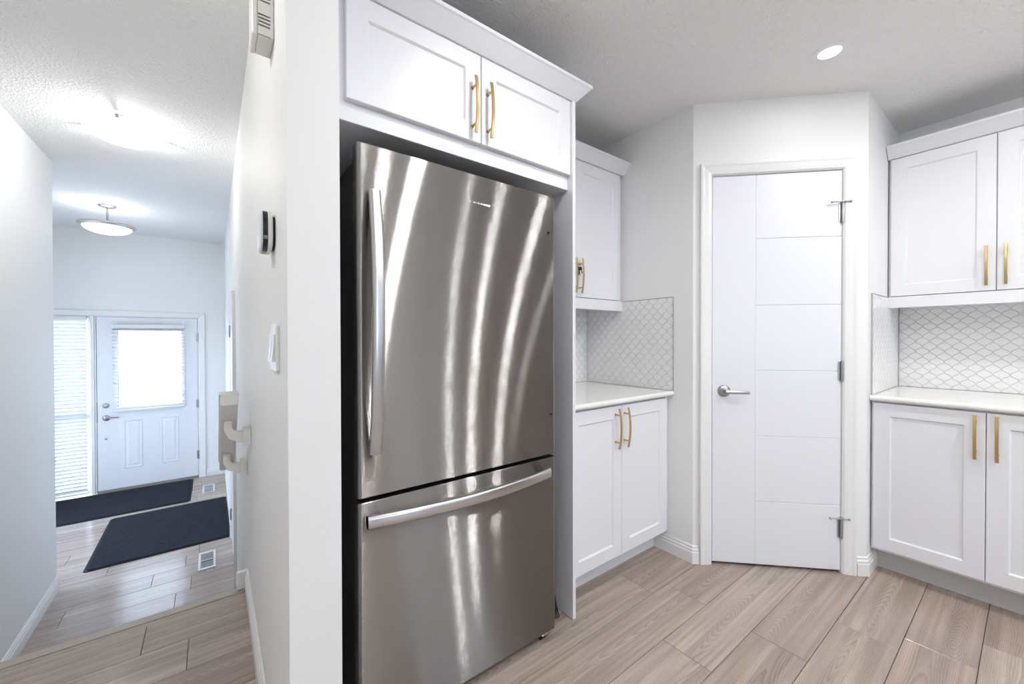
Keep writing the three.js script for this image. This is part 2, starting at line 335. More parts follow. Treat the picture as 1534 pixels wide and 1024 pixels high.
// ---------------------------------------------------------------- doors of cabinets, handles
function shaker(w, h, x = 0, y = 0, f = 0.062, t = 0.019) {
  const b = 0.002;
  return loft([rect(x, y, x + w, y + h, 0), rect(x, y, x + w, y + h, t - b), rect(x + b, y + b, x + w - b, y + h - b, t), rect(x + f, y + f, x + w - f, y + h - f, t), rect(x + f + 0.006, y + f + 0.006, x + w - f - 0.006, y + h - f - 0.006, t - 0.007)]);
}
const handleShape = (() => {   // arched flat bar on two posts, 0.195 m tall, centred, z out of the door
  const n = 14, L = 0.0975, rings = [];
  for (let i = 0; i <= n; i++) {
    const s = i / n * 2 - 1, y = s * L, z = 0.036 - 0.012 * s * s, w = 0.0056, d = 0.0035, c = 0.0014;
    rings.push(octo(-w, -d, w, d, 0, c).map(([a, e]) => [a, y, z + e]));
  }
  const post = (y) => { const g = cyl(0.0042, 0.030, 'z', 14); g.translate(0, y, 0.0155); return g; };
  return merge([loft(rings), post(0.066), post(-0.066), ...[0.066, -0.066].map((y) => { const g = cyl(0.006, 0.002, 'z', 14); g.translate(0, y, 0.001); return g; })]);
})();
function cabinetDoor(parent, x, y, w, h, hx, hy) {
  const d = mesh('door', shaker(w, h), M.cabinet, parent); d.position.set(x, y, 0.0005);
  if (hx !== undefined) { const k = mesh('handle', handleShape, M.brass, d); k.position.set(hx - x, hy - y, 0.0192); }
  return d;
}
const crownP = (h0, top) => [[0, h0], [0.006, h0], [0.012, h0 + 0.006], [0.05, top - 0.016], [0.056, top - 0.012], [0.056, top], [0, top]];

// ---------------------------------------------------------------- refrigerator in its alcove
{
  const t = thing('refrigerator', 'tall stainless steel refrigerator with curved handles and bottom freezer drawer', 'refrigerator', [0.328, 0, 1.161]);
  const W = 0.768;   // local z = 0 at the front of the doors
  mesh('body', cbox(0.014, W - 0.014, 0.035, 1.742, -0.66, -0.062, 0.004), M.fridgeSide, t);
  mesh('gasket', merge([cbox(0.02, W - 0.02, 0.745, 1.735, -0.061, -0.045), cbox(0.02, W - 0.02, 0.05, 0.718, -0.061, -0.045)]), M.gasket, t);
  mesh('top_hinge', cbox(0.02, 0.085, 1.7425, 1.760, -0.13, -0.045, 0.004), M.fridgeSide, t);
  const skin = (y0, y1) => {   // steel skin wrapped round the door edges, the face very slightly bowed
    const out = [], n = 28, x0 = 0, x1 = W, r = 0.012, d = 0.044, pts = [[x0, -d], [x0, -r]];
    for (let i = 1; i < 5; i++) { const a = i / 5 * Math.PI / 2; pts.push([x0 + r - r * Math.cos(a), -r + r * Math.sin(a)]); }
    for (let i = 0; i <= n; i++) { const s = i / n; pts.push([x0 + r + (W - 2 * r) * s, -0.0006 * Math.pow(2 * s - 1, 2)]); }
    for (let i = 4; i > 0; i--) { const a = i / 5 * Math.PI / 2; pts.push([x1 - r + r * Math.cos(a), -r + r * Math.sin(a)]); }
    pts.push([x1, -r], [x1, -d]);
    const pos = [], nor = [], uv = [], idx = [], e = 0.003, rows = [[y0, e], [y0 + e, 0], [y1 - e, 0], [y1, e]];
    rows.forEach(([y, inset], k) => pts.forEach(([x, z], i) => { pos.push(x, y, Math.max(z - inset, -d)); uv.push(x, y); }));
    const m = pts.length;
    for (let k = 0; k < 3; k++) for (let i = 0; i + 1 < m; i++) { const a = k * m + i, b = a + 1, c = a + m, e2 = c + 1; idx.push(a, b, e2, a, e2, c); }
    const g = new THREE.BufferGeometry(); g.setAttribute('position', new THREE.Float32BufferAttribute(pos, 3)); g.setAttribute('uv', new THREE.Float32BufferAttribute(uv, 2)); g.setIndex(idx);
    // normals: the face by its own bow, the lips flat
    const up = g.toNonIndexed(); 
    g.computeVertexNormals();
    const nn = g.attributes.normal;
    for (let i = 0; i < m; i++) for (const k of [1, 2]) {   // keep the tall face free of the lips' slope
      const a = pts[Math.max(0, i - 1)], b = pts[Math.min(m - 1, i + 1)], dx = b[0] - a[0], dz = b[1] - a[1], l = Math.hypot(dx, dz);
      nn.setXYZ(k * m + i, -dz / l, 0, dx / l);
    }
    return g;
  };
  const inner = (y0, y1) => cbox(0.004, W - 0.004, y0 + 0.001, y1 - 0.001, -0.0445, -0.004, 0.001);
  const upper = mesh('door', skin(0.7405, 1.762), M.steel, t); upper.userData.label = 'upper stainless steel refrigerator door';
  mesh('door_liner', inner(0.7405, 1.762), M.gasket, upper);
  const lower = mesh('freezer_drawer', skin(0.034, 0.7275), M.steel, t);
  mesh('drawer_liner', inner(0.034, 0.7275), M.gasket, lower);
  const bow = (n, len, w, d, z0, z1) => { const rings = []; for (let i = 0; i <= n; i++) { const s = i / n * 2 - 1, y = s * len / 2, z = z0 + (z1 - z0) * (1 - s * s); const R = []; for (let k = 0; k < 14; k++) { const a = k / 14 * Math.PI * 2, ca = Math.cos(a), sa = Math.sin(a); R.push([w * Math.sign(ca) * Math.pow(Math.abs(ca), 0.6), y, z + d * Math.sign(sa) * Math.pow(Math.abs(sa), 0.8)]); } rings.push(R); } return rings; };
  const smooth = (rings) => { const n = rings[0].length, pos = rings.flat(2), idx = []; for (let r = 0; r + 1 < rings.length; r++) for (let i = 0; i < n; i++) { const j = (i + 1) % n; idx.push(r * n + i, r * n + j, (r + 1) * n + j, r * n + i, (r + 1) * n + j, (r + 1) * n + i); } const g = new THREE.BufferGeometry(); g.setAttribute('position', new THREE.Float32BufferAttribute(pos, 3)); g.setIndex(idx); g.computeVertexNormals(); const u = new Float32Array(pos.length / 3 * 2); for (let i = 0; i < pos.length / 3; i++) { u[2 * i] = pos[3 * i]; u[2 * i + 1] = pos[3 * i + 1]; } g.setAttribute('uv', new THREE.BufferAttribute(u, 2)); const cap = (R) => loft([R, R.map((p) => [...p])]); return merge([g, cap(rings[0]), cap(rings.at(-1))]); };
  const hd = mesh('handle', smooth(bow(30, 0.755, 0.0175, 0.011, 0.018, 0.052)), M.satin, upper); hd.position.set(0.043, 1.247, 0);
  const g2 = smooth(bow(30, 0.70, 0.019, 0.011, 0.018, 0.058)); g2.rotateZ(Math.PI / 2);
  const h2 = mesh('handle', g2, M.satin, lower); h2.position.set(0.369, 0.678, 0);
  for (const y of [-0.345, 0.345]) { const s = mesh('handle_mount', cbox(-0.010, 0.010, y - 0.014, y + 0.014, 0.0003, 0.016), M.gasket, upper); s.position.set(0.043, 1.247, 0); }
  for (const x of [-0.32, 0.32]) { const s = mesh('handle_mount', cbox(x - 0.014, x + 0.014, -0.010, 0.010, 0.0003, 0.016), M.gasket, lower); s.position.set(0.369, 0.678, 0); }
  { // small raised badge and worn lettering, too small to read
    const b = [cbox(0.366, 0.372, 1.662, 1.670, 0.0002, 0.0012, 0.0003)], wds = [0.006, 0.003, 0.006, 0.007, 0.006, 0.006, 0.007];
    let x = 0.384; for (const w of wds) { b.push(cbox(x, x + w, 1.6625, 1.6685, 0.0002, 0.0010, 0.0003)); x += w + 0.0045; }
    mesh('badge', merge(b), M.chrome, upper);
  }
  for (const [x, y] of [[0.730, 1.617], [0.742, 0.90]]) { const g = cyl(0.0035, 0.003, 'z', 12); g.translate(x, y, 0.0012); mesh('screw_plug', g, M.gasket, upper); }
  for (const x of [0.05, 0.715]) { const g = cyl(0.019, 0.022, 'x', 20); g.translate(x, 0.0195, -0.03); const w = mesh('caster', g, M.rubber, t); const b = cbox(x - 0.016, x + 0.018, 0.022, 0.033, -0.055, -0.004, 0.003); mesh('bracket', b, M.chrome, w); }
}
{ // tall end panel beside the refrigerator
  const t = thing('end_panel', 'tall white end panel between refrigerator and corner counter', 'cabinet panel', [1.216, 0, 1.183]);
  mesh('board', cbox(0, 0.018, 0.001, 2.2025, -0.664, 0, 0.001), M.cabinet, t);
}
{ // cabinet over the refrigerator
  const t = thing('wall_cabinet', 'white two-door cabinet built in above the stainless steel refrigerator', 'cabinet', [0.259, 1.834, 1.213]);
  const X = (u) => u - 0.259, Y = (h) => h - 1.834, w = 1.2155 - 0.259;
  mesh('carcass', cbox(0, w, 0, Y(2.203), -0.60, 0, 0.0012), M.cabinet, t);
  cabinetDoor(t, X(0.309), Y(1.892), 0.4565, 0.3105, X(0.730), Y(2.010));
  cabinetDoor(t, X(0.7685), Y(1.892), 0.4575 - 0.012, 0.3105, X(0.794), Y(2.010));
  const z = 0.019, P = crownP(Y(2.2045), Y(2.268));
  mesh('crown', sweep(P, [[-0.0, z, 0, 1], [X(1.234), z, 1, 1], [X(1.234), -0.28, 1, 0]]), M.cabinet, t);
  mesh('top_board', cbox(0.002, X(1.232), Y(2.2035), Y(2.212), -0.6, 0.018, 0.001), M.cabinet, t);
}

// ---------------------------------------------------------------- corner cabinets left of the pantry
{
  const t = thing('wall_cabinet', 'white two-door corner wall cabinet left of the pantry door', 'cabinet', [1.236, 1.369, 1.571]);
  const X = (u) => u - 1.236, Y = (h) => h - 1.369, w = X(2.041);
  mesh('carcass', cbox(0, w, Y(1.431), Y(2.203), -0.277, 0, 0.001), M.cabinet, t);
  cabinetDoor(t, X(1.238), Y(1.434), 0.379, 0.767, X(1.597), Y(1.550));
  cabinetDoor(t, X(1.620), Y(1.434), 0.390, 0.767, X(1.644), Y(1.550));
  mesh('light_rail', cbox(0, w, 0, Y(1.4305), -0.012, 0.018, 0.002), M.cabinet, t);
  mesh('crown', sweep(crownP(Y(2.2045), Y(2.268)), [[0, 0.019, 0, 1], [w, 0.019, 0, 1]]), M.cabinet, t);
  mesh('top_board', cbox(0.001, w - 0.001, Y(2.2035), Y(2.212), -0.277, 0.0185, 0.001), M.cabinet, t);
}
function baseCabinet(label, at, turn, w, doors, toe = M.cabinet) {
  const t = thing('base_cabinet', label, 'cabinet', at, turn);
  mesh('carcass', cbox(0, w, 0.118, 0.880, -0.575, 0, 0.001), M.cabinet, t);
  mesh('toe_kick', cbox(0, w, 0.001, 0.1175, -0.12, -0.078, 0.001), toe, t);
  for (const [x, dw, hx] of doors) cabinetDoor(t, x, 0.133, dw, 0.739, hx, 0.764);
  return t;
}
baseCabinet('white two-door base cabinet left of the pantry door, next to refrigerator panel', [1.236, 0, 1.249], FACE_V, 0.804, [[0.002, 0.367, 0.321], [0.371, 0.390, 0.390]]);
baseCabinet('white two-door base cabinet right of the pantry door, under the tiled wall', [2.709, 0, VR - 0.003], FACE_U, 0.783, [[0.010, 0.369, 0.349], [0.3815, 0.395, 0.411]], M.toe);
{
  const t = thing('wall_cabinet', 'white two-door wall cabinet on the right wall', 'cabinet', [3.080, 1.369, VR - 0.003], FACE_U);
  const Y = (h) => h - 1.369, w = 0.783;
  mesh('carcass', cbox(0, w, Y(1.431), Y(2.203), -0.254, 0, 0.001), M.cabinet, t);
  cabinetDoor(t, 0.010, Y(1.434), 0.3795, 0.767, 0.359, Y(1.556));
  cabinetDoor(t, 0.392, Y(1.434), 0.385, 0.767, 0.420, Y(1.556));
  mesh('light_rail', cbox(0, w, 0, Y(1.4305), -0.012, 0.018, 0.002), M.cabinet, t);
  mesh('crown', sweep(crownP(Y(2.2045), Y(2.268)), [[0, 0.019, 0, 1], [w, 0.019, 0, 1]]), M.cabinet, t);
  mesh('top_board', cbox(0.001, w - 0.001, Y(2.2035), Y(2.212), -0.254, 0.0185, 0.001), M.cabinet, t);
}
function countertop(label, at, turn, w, depth) {
  const t = thing('countertop', label, 'countertop', at, turn), P = [[-depth, 0], [-depth, 0.027]], r = 0.0132;
  for (let i = 0; i <= 10; i++) { const a = Math.PI / 2 - i / 10 * Math.PI; P.push([-r + r * Math.cos(a), 0.0135 + r * Math.sin(a)]); }
  const g = loft([P.map(([z, y]) => [0, y, z]), P.map(([z, y]) => [w, y, z])]);
  mesh('slab', g, M.counter, t); return t;
}
countertop('white speckled countertop left of the pantry door', [1.236, 0.8815, 1.208], FACE_V, 0.804, 0.638);
countertop('white speckled countertop right of the pantry door', [2.671, 0.8815, VR - 0.002], FACE_U, 0.785, 0.660);

// ---------------------------------------------------------------- lantern-shaped tiles
const TW = 0.0585, TH = 0.0585;
const tileOutline = (() => {
  const pts = [], a = new THREE.Vector2(0, TH / 2), b = new THREE.Vector2(TW / 2, 0);
  const c = new THREE.CubicBezierCurve(a, new THREE.Vector2(0.003, TH * 0.22), new THREE.Vector2(TW / 2 - 0.003, TH * 0.28), b);
  const quarter = c.getPoints(4).slice(0, 4);
  for (const [sx, sy, rev] of [[1, 1, 0], [1, -1, 1], [-1, -1, 0], [-1, 1, 1]]) { let l = (rev ? c.getPoints(4).reverse().slice(0, 4) : quarter).map((p) => [p.x * sx, p.y * sy]); pts.push(...l); }
  return pts.reverse();
})();
function backsplash(label, at, turn, w, h, trims) {
  const t = thing('tile_backsplash', label, 'backsplash', at, turn);
  mesh('grout', cbox(0, w, 0.0005, h, 0.0004, 0.0038, 0.0003), M.grout, t);
  const cl = (v, m) => Math.min(m - 0.0012, Math.max(0.0012, v)), cache = new Map();
  for (let j = -1; j <= 2 * h / TH + 1; j++) for (let i = -1; i <= w / TW + 1; i++) {
    const cx = (i + (j & 1 ? 0.5 : 0)) * TW + 0.012, cy = j * TH / 2 + 0.008;
    if (cx < -TW * 0.3 || cx > w + TW * 0.3 || cy < -TH * 0.3 || cy > h + TH * 0.3) continue;
    const ring = (k, z) => tileOutline.map(([x, y]) => [cl(cx + x * k, w) - cx, cl(cy + y * k, h) - cy, z]);
    const ins = Math.abs(cx - w / 2) < w / 2 - TW / 2 - 0.002 && Math.abs(cy - h / 2) < h / 2 - TH / 2 - 0.002;
    let g = ins ? cache.get(0) : null;
    if (!g) { g = loft([ring(0.965, 0.0039), ring(0.965, 0.0058), ring(0.90, 0.0072)]); if (ins) cache.set(0, g); }
    const o = mesh('tile', g, M.tile, t); o.position.set(cx, cy, 0);
    o.rotation.set((rnd() - 0.5) * 0.012, (rnd() - 0.5) * 0.012, 0);
  }
  for (const [x0, x1, y0, y1] of trims) mesh('edge_trim', cbox(x0, x1, y0, y1, 0.0004, 0.0085, 0.0006), M.edgeTrim, t);
}
const CT = 0.9095, BH = 1.428 - CT;
backsplash('white lantern tile backsplash on the short wall left of the pantry door', [UL, CT, 1.849], FACE_U, 0.634, BH, [[0.6342, 0.6365, 0, BH], [0, 0.6365, BH + 0.0002, BH + 0.0022]]);
backsplash('white lantern tile backsplash behind the left counter, beside the end panel', [1.237, CT, VB], FACE_V, 0.796, BH - 0.062, []);
backsplash('white lantern tile backsplash on the short wall right of the pantry door', [2.702, CT, VR], FACE_V, 0.625, BH, [[-0.0023, 0, 0, BH], [-0.0023, 0.35, BH + 0.0002, BH + 0.0022]]);
backsplash('white lantern tile backsplash under the right wall cabinet', [UR, CT, VR - 0.010], FACE_U, 0.775, BH - 0.005, []);

// ---------------------------------------------------------------- pantry door in the corner wall
function hingeShape(h) { return merge([cyl(0.0065, h, 'y', 14), (() => { const g = cyl(0.0045, h + 0.012, 'y', 12); return g; })(), cbox(-0.016, 0.0, -h / 2, h / 2, -0.008, -0.0055, 0.0005)]); }
{
  const t = new THREE.Group(); t.name = 'door_1'; scene.add(t); t.position.set(UL, 0, -VD); t.rotation.y = FACE_D;
  tag(t, 'white pantry door with grooved panels in the corner wall', 'door', null, 'structure');
  const d0 = 0.0990, d1 = 0.7169, y0 = 0.014, y1 = 2.0515, w = d1 - d0;
  mesh('door_slab', cbox(d0, d1, y0, y1, -0.042, -0.0075, 0.001), M.doorWhite, t);
  const g = 0.004, ys = [y0, 0.345, 0.687, 1.031, 1.371, 1.718, y1], xs = d0 + w * 0.345, pan = (a, b, c, d) => loft([rect(a, c, b, d, -0.0074), rect(a, c, b, d, -0.006), rect(a + 0.0007, c + 0.0016, b - 0.0007, d - 0.0016, -0.004)]);
  mesh('panel', pan(d0, xs - 0.0001, y0, y1), M.doorWhite, t);
  for (let i = 0; i < 6; i++) mesh('panel', pan(xs + 0.0001, d1, ys[i] + (i ? g / 2 : 0), ys[i + 1] - (i < 5 ? g / 2 : 0)), M.doorWhite, t);
  mesh('jamb', merge([cbox(0.0925, 0.0965, 0.001, 2.0575, -0.099, -0.002, 0.0005), cbox(0.7175, 0.7215, 0.001, 2.0575, -0.099, -0.002, 0.0005), cbox(0.0966, 0.7174, 2.0535, 2.0575, -0.099, -0.002, 0.0005)]), M.trim, t);
  const c = mesh('casing', casing(0.094, 0.720, 0.001, 2.056, 0.062), M.trim, t); c.position.z = 0.0003;
  // lever handle
  const lv = new THREE.Group(); lv.name = numbered('lever_handle'); t.add(lv); lv.position.set(d0 + 0.058, 0.922, -0.0035);
  const rose = lathe([[0, 0.012], [0.016, 0.012], [0.026, 0.009], [0.032, 0.002], [0.032, 0]], 32); rose.rotateX(Math.PI / 2);
  mesh('rose', rose, M.nickel, lv);
  const neck = cyl(0.011, 0.038, 'z', 18); neck.translate(0, 0, 0.030);
  const lev = []; for (let i = 0; i <= 12; i++) { const s = i / 12, x = -0.008 + s * 0.118, ry = 0.0095 - 0.0015 * s, rz = 0.0065 - 0.001 * s, R = []; for (let k = 0; k < 12; k++) { const a = k / 12 * Math.PI * 2; R.push([x, ry * Math.cos(a) - 0.003 * s, 0.05 + rz * Math.sin(a) - 0.01 * s * s]); } lev.push(R); }
  mesh('lever', merge([neck, loft(lev)]), M.nickel, lv);
  mesh('latch_plate', cbox(d0 - 0.0018, d0 - 0.0002, 0.895, 0.955, -0.0285, -0.004, 0.0003), M.nickel, t);
  for (const [k, y] of [1.835, 1.032, 0.232].entries()) {
    const hg = mesh('hinge', hingeShape(0.096), M.nickel, t); hg.position.set(d1 + 0.001, y, 0.0045);
    hg.userData.label = ['upper satin hinge with pin stop', 'middle satin hinge', 'lower satin hinge with pin stop'][k];
    if (k === 1) continue;
    const a = cyl(0.003, 0.052, 'x', 10); a.translate(-0.028, 0.052, 0.010); const b = cyl(0.003, 0.026, 'x', 10); b.translate(0.013, 0.052, 0.012);
    const e1 = cyl(0.0055, 0.008, 'x', 12); e1.translate(-0.056, 0.052, 0.010); const e2 = cyl(0.0055, 0.008, 'x', 12); e2.translate(0.028, 0.052, 0.012); const r = cyl(0.009, 0.006, 'y', 14); r.translate(0, 0.053, 0.002);
    mesh('pin_stop', merge([a, b, e1, e2, r]), M.nickel, hg);
  }
}

// ---------------------------------------------------------------- entry: front door, sidelight, blinds
{
  const t = new THREE.Group(); t.name = 'door_2'; scene.add(t); t.position.set(0, 0, -VE);
  tag(t, 'white front door with window, blind and two raised panels', 'door', null, 'structure');
  const a = -1.058, b = -0.158, y0 = -0.536, y1 = 1.458, wx0 = -0.885, wx1 = -0.315, wy0 = 0.40, wy1 = 1.30;
  const z0 = -0.05, z1 = -0.006;
  const ringS = (x0, yy0, x1, yy1, hx0, hy0, hx1, hy1) => merge([cbox(x0, hx0, yy0, yy1, z0, z1, 0.001), cbox(hx1, x1, yy0, yy1, z0, z1, 0.001), cbox(hx0, hx1, yy0, hy0, z0, z1, 0.001), cbox(hx0, hx1, hy1, yy1, z0, z1, 0.001)]);
  mesh('door_slab', ringS(a, y0, b, y1, wx0, wy0, wx1, wy1), M.doorWhite, t);
  const fr = (x0, y0, x1, y1, w, zf) => loft([rect(x0 - w, y0 - w, x1 + w, y1 + w, z1), rect(x0 - w, y0 - w, x1 + w, y1 + w, z1 + zf * 0.6), rect(x0 - w * 0.7, y0 - w * 0.7, x1 + w * 0.7, y1 + w * 0.7, z1 + zf), rect(x0, y0, x1, y1, z1 + zf * 0.7), rect(x0, y0, x1, y1, z0)], { caps: false });
  mesh('window_frame', fr(wx0, wy0, wx1, wy1, 0.035, 0.012), M.trim, t);
  mesh('glass_pane', plain(wx0, wx1, wy0, wy1, -0.031, -0.025), M.glass, t);
  for (const [p, q2] of [[-0.845, -0.678], [-0.518, -0.348]]) mesh('raised_panel', loft([rect(p, -0.315, q2, 0.255, z1), rect(p + 0.006, -0.309, q2 - 0.006, 0.249, z1 + 0.008), rect(p + 0.014, -0.301, q2 - 0.014, 0.241, z1 + 0.008), rect(p + 0.022, -0.293, q2 - 0.022, 0.233, z1 + 0.001), rect(p + 0.048, -0.267, q2 - 0.048, 0.207, z1 + 0.008)]), M.doorWhite, t);
  mesh('jamb', merge([cbox(-1.0745, -1.062, FOY + 0.001, 1.4715, -0.14, 0.0, 0.001), cbox(-0.154, -0.1455, FOY + 0.001, 1.4715, -0.14, 0.0, 0.001), cbox(-1.0618, -0.1542, 1.462, 1.4715, -0.14, 0.0, 0.001)]), M.trim, t);
  mesh('door_stop', merge([cbox(-1.0618, -1.050, FOY + 0.02, 1.4615, -0.066, -0.0515, 0.001), cbox(-0.166, -0.1542, FOY + 0.02, 1.4615, -0.066, -0.0515, 0.001), cbox(-1.0498, -0.1662, 1.450, 1.4615, -0.066, -0.0515, 0.001)]), M.trim, t);
  mesh('threshold', cbox(-1.06, -0.155, FOY + 0.001, -0.540, -0.14, 0.015, 0.003), std({ color: lin(0.25, 0.22, 0.2), roughness: 0.5 }), t);
  // one casing round the door and the sidelight
  const c = mesh('casing', casing(-1.458, -0.148, FOY + 0.002, 1.468, 0.065), M.trim, t); c.position.z = 0.0003;
  mesh('mullion_post', cbox(-1.1035, -1.0765, FOY + 0.002, 1.4675, 0.0003, 0.014, 0.002), M.trim, t);
  const lv = new THREE.Group(); lv.name = numbered('lever_handle'); t.add(lv); lv.position.set(-0.985, 0.295, z1 + 0.0002);
  const rose = lathe([[0, 0.014], [0.016, 0.013], [0.029, 0.008], [0.033, 0]], 28); rose.rotateX(Math.PI / 2); mesh('rose', rose, M.nickel, lv);
  const R = []; for (let i = 0; i <= 10; i++) { const s = i / 10, x = -0.01 + 0.12 * s, r = 0.010 - 0.003 * s; R.push(Array.from({ length: 10 }, (_, k) => { const an = k / 10 * Math.PI * 2; return [x, r * Math.cos(an) + 0.006 * Math.sin(s * 3), 0.045 + r * 0.7 * Math.sin(an)]; })); }
  const nk = cyl(0.011, 0.04, 'z', 16); nk.translate(0, 0, 0.03); mesh('lever', merge([loft(R), nk]), M.nickel, lv);
  const db = lathe([[0, 0.016], [0.018, 0.015], [0.026, 0.010], [0.030, 0]], 28); db.rotateX(Math.PI / 2); db.translate(-0.988, 0.437, z1 + 0.0002);
  const d = mesh('deadbolt', db, M.nickel, t); mesh('thumb_turn', cbox(-1.004, -0.972, 0.4315, 0.4425, 0.010, 0.024, 0.002), M.nickel, d);
  const pk = lathe([[0, 0.006], [0.009, 0.005], [0.012, 0]], 18); pk.rotateX(Math.PI / 2); pk.translate(-0.990, 0.055, z1 + 0.0002); mesh('bolt_cap', pk, M.nickel, t);
  mesh('strike_plate', cbox(-1.0622, -1.0590, 0.25, 0.48, -0.03, -0.002, 0.0003), M.dark, t);
  for (const y of [1.22, 0.38, -0.27]) { const hg = mesh('hinge', hingeShape(0.10), M.nickel, t); hg.position.set(-0.1555, y, 0.004); }
}
let blindAt = VE;
function blind(name, label, x0, x1, top, bottom, z, pitch, tilt, depth) {
  const t = thing(name, label, 'blind', [(x0 + x1) / 2, bottom, blindAt - z]), w = (x1 - x0) / 2, H = top - bottom;
  mesh('head_rail', cbox(-w - 0.004, w + 0.004, H - 0.045, H, -0.022, 0.022, 0.003), M.slat2 ?? M.plastic, t);
  mesh('bottom_rail', cbox(-w, w, 0, 0.018, -0.018, 0.018, 0.003), M.plastic, t);
  const n = 6, prof = Array.from({ length: n + 1 }, (_, i) => { const s = i / n * 2 - 1; return [s * depth / 2, -0.0022 * s * s]; });
  const lower = prof.slice().reverse().map(([d, y]) => [d, y - 0.0009]);
  const P = [...prof, ...lower].map(([d, y]) => [d * Math.cos(tilt) - y * Math.sin(tilt), d * Math.sin(tilt) + y * Math.cos(tilt)]);
  const g = loft([P.map(([d, y]) => [-w, y, d]), P.map(([d, y]) => [w, y, d])]);
  for (let y = 0.018 + pitch * 0.8; y < H - 0.05; y += pitch) { const o = mesh('slat', g, M.slat, t); o.position.y = y; }
  for (const x of [-w * 0.72, w * 0.72]) mesh('ladder_cord', merge([-depth / 2 - 0.0025, depth / 2 + 0.0025].map((zz) => { const c = cyl(0.0009, H - 0.06, 'y', 6); c.translate(x, H / 2 - 0.012, zz); return c; })), M.plastic, t);
  return t;
}
blind('window_blind', 'white slat blind open over the front door window', -0.925, -0.285, 1.375, 0.362, 0.036, 0.041, -0.2, 0.048);
{
  const t = new THREE.Group(); t.name = 'window_1'; scene.add(t); t.position.set(0, 0, -VE); tag(t, 'narrow sidelight window left of the front door', 'window', null, 'structure');
  const x0 = -1.4595, x1 = -1.1055, y0 = FOY + 0.001, y1 = 1.4715, f = 0.03;
  mesh('window_frame', merge([cbox(x0, x0 + f, y0, y1, -0.14, -0.06, 0.002), cbox(x1 - f, x1, y0, y1, -0.14, -0.06, 0.002), cbox(x0 + f, x1 - f, y0, y0 + 0.05, -0.14, -0.06, 0.002), cbox(x0 + f, x1 - f, y1 - f, y1, -0.14, -0.06, 0.002), cbox(x0 + f, x1 - f, 0.30, 0.345, -0.14, -0.06, 0.002)]), M.trim, t);
  mesh('glass_pane', plain(x0 + f, x1 - f, y0 + 0.05, 0.30, -0.103, -0.097), M.glass, t);
  mesh('glass_pane', plain(x0 + f, x1 - f, 0.345, y1 - f, -0.103, -0.097), M.glass, t);
}
blindAt = VX + 0.09;
blind('window_blind', 'white slat blind half open over the second window of the living room', 2.42, 3.88, 2.14, 0.97, 0, 0.045, -0.85, 0.050).rotation.y = Math.PI;
blindAt = VE;
blind('window_blind', 'white slat blind half closed over the narrow sidelight window', -1.445, -1.140, 1.462, -0.548, -0.028, 0.0405, 0.98, 0.046);

{ // closet door in the right wall of the entry, seen edge-on
  const t = new THREE.Group(); t.name = 'door_3'; scene.add(t); t.position.set(UB, FOY, -4.27); t.rotation.y = FACE_U; tag(t, 'white closet door on the right wall of the entry', 'door', null, 'structure');
  mesh('door_slab', cbox(0.005, 0.765, 0.012, 2.035, 0.0006, 0.006, 0.001), M.doorWhite, t);
  const c = mesh('casing', casing(0, 0.77, 0.001, 2.045, 0.062), M.trim, t); c.position.z = 0.0003;
  for (const y of [1.83, 1.05, 0.22]) { const hg = mesh('hinge', hingeShape(0.09), M.nickel, t); hg.position.set(0.001, y, 0.012); }
  const kn = lathe([[0.028, 0], [0.028, 0.004], [0.010, 0.008], [0.010, 0.03], [0.026, 0.042], [0.024, 0.056], [0, 0.06]], 24); kn.rotateX(Math.PI / 2); kn.translate(0.70, 0.93, 0.0062); mesh('door_knob', kn, M.nickel, t);
}

// ---------------------------------------------------------------- mats and floor registers in the entry
function mat(label, u0, u1, v0, v1, skew = 0) {
  const t = thing('door_mat', label, 'mat', [(u0 + u1) / 2, FOY, (v0 + v1) / 2]), w = (u1 - u0) / 2, d = (v1 - v0) / 2;
  mesh('rubber_backing', loft([octo(-w, -d, w, d, 0, 0.02), octo(-w + 0.004, -d + 0.004, w - 0.004, d - 0.004, 0.004, 0.02)].map((R) => R.map(([x, y, z]) => [x, z + 0.0006, -y]))), M.rubber, t);
  mesh('carpet', loft([octo(-w + 0.018, -d + 0.018, w - 0.018, d - 0.018, 0.0047, 0.012), octo(-w + 0.018, -d + 0.018, w - 0.018, d - 0.018, 0.0085, 0.012), octo(-w + 0.024, -d + 0.024, w - 0.024, d - 0.024, 0.0105, 0.012)].map((R) => R.map(([x, y, z]) => [x, z, -y]))), M.mat, t);
  return t;
}
mat('dark navy ribbed mat nearer the kitchen steps', -0.805, UB - 0.016, 4.32, 5.46).rotation.y = 0.012;
mat('dark navy ribbed mat against the front door', -1.56, -0.205, 5.53, 6.40);
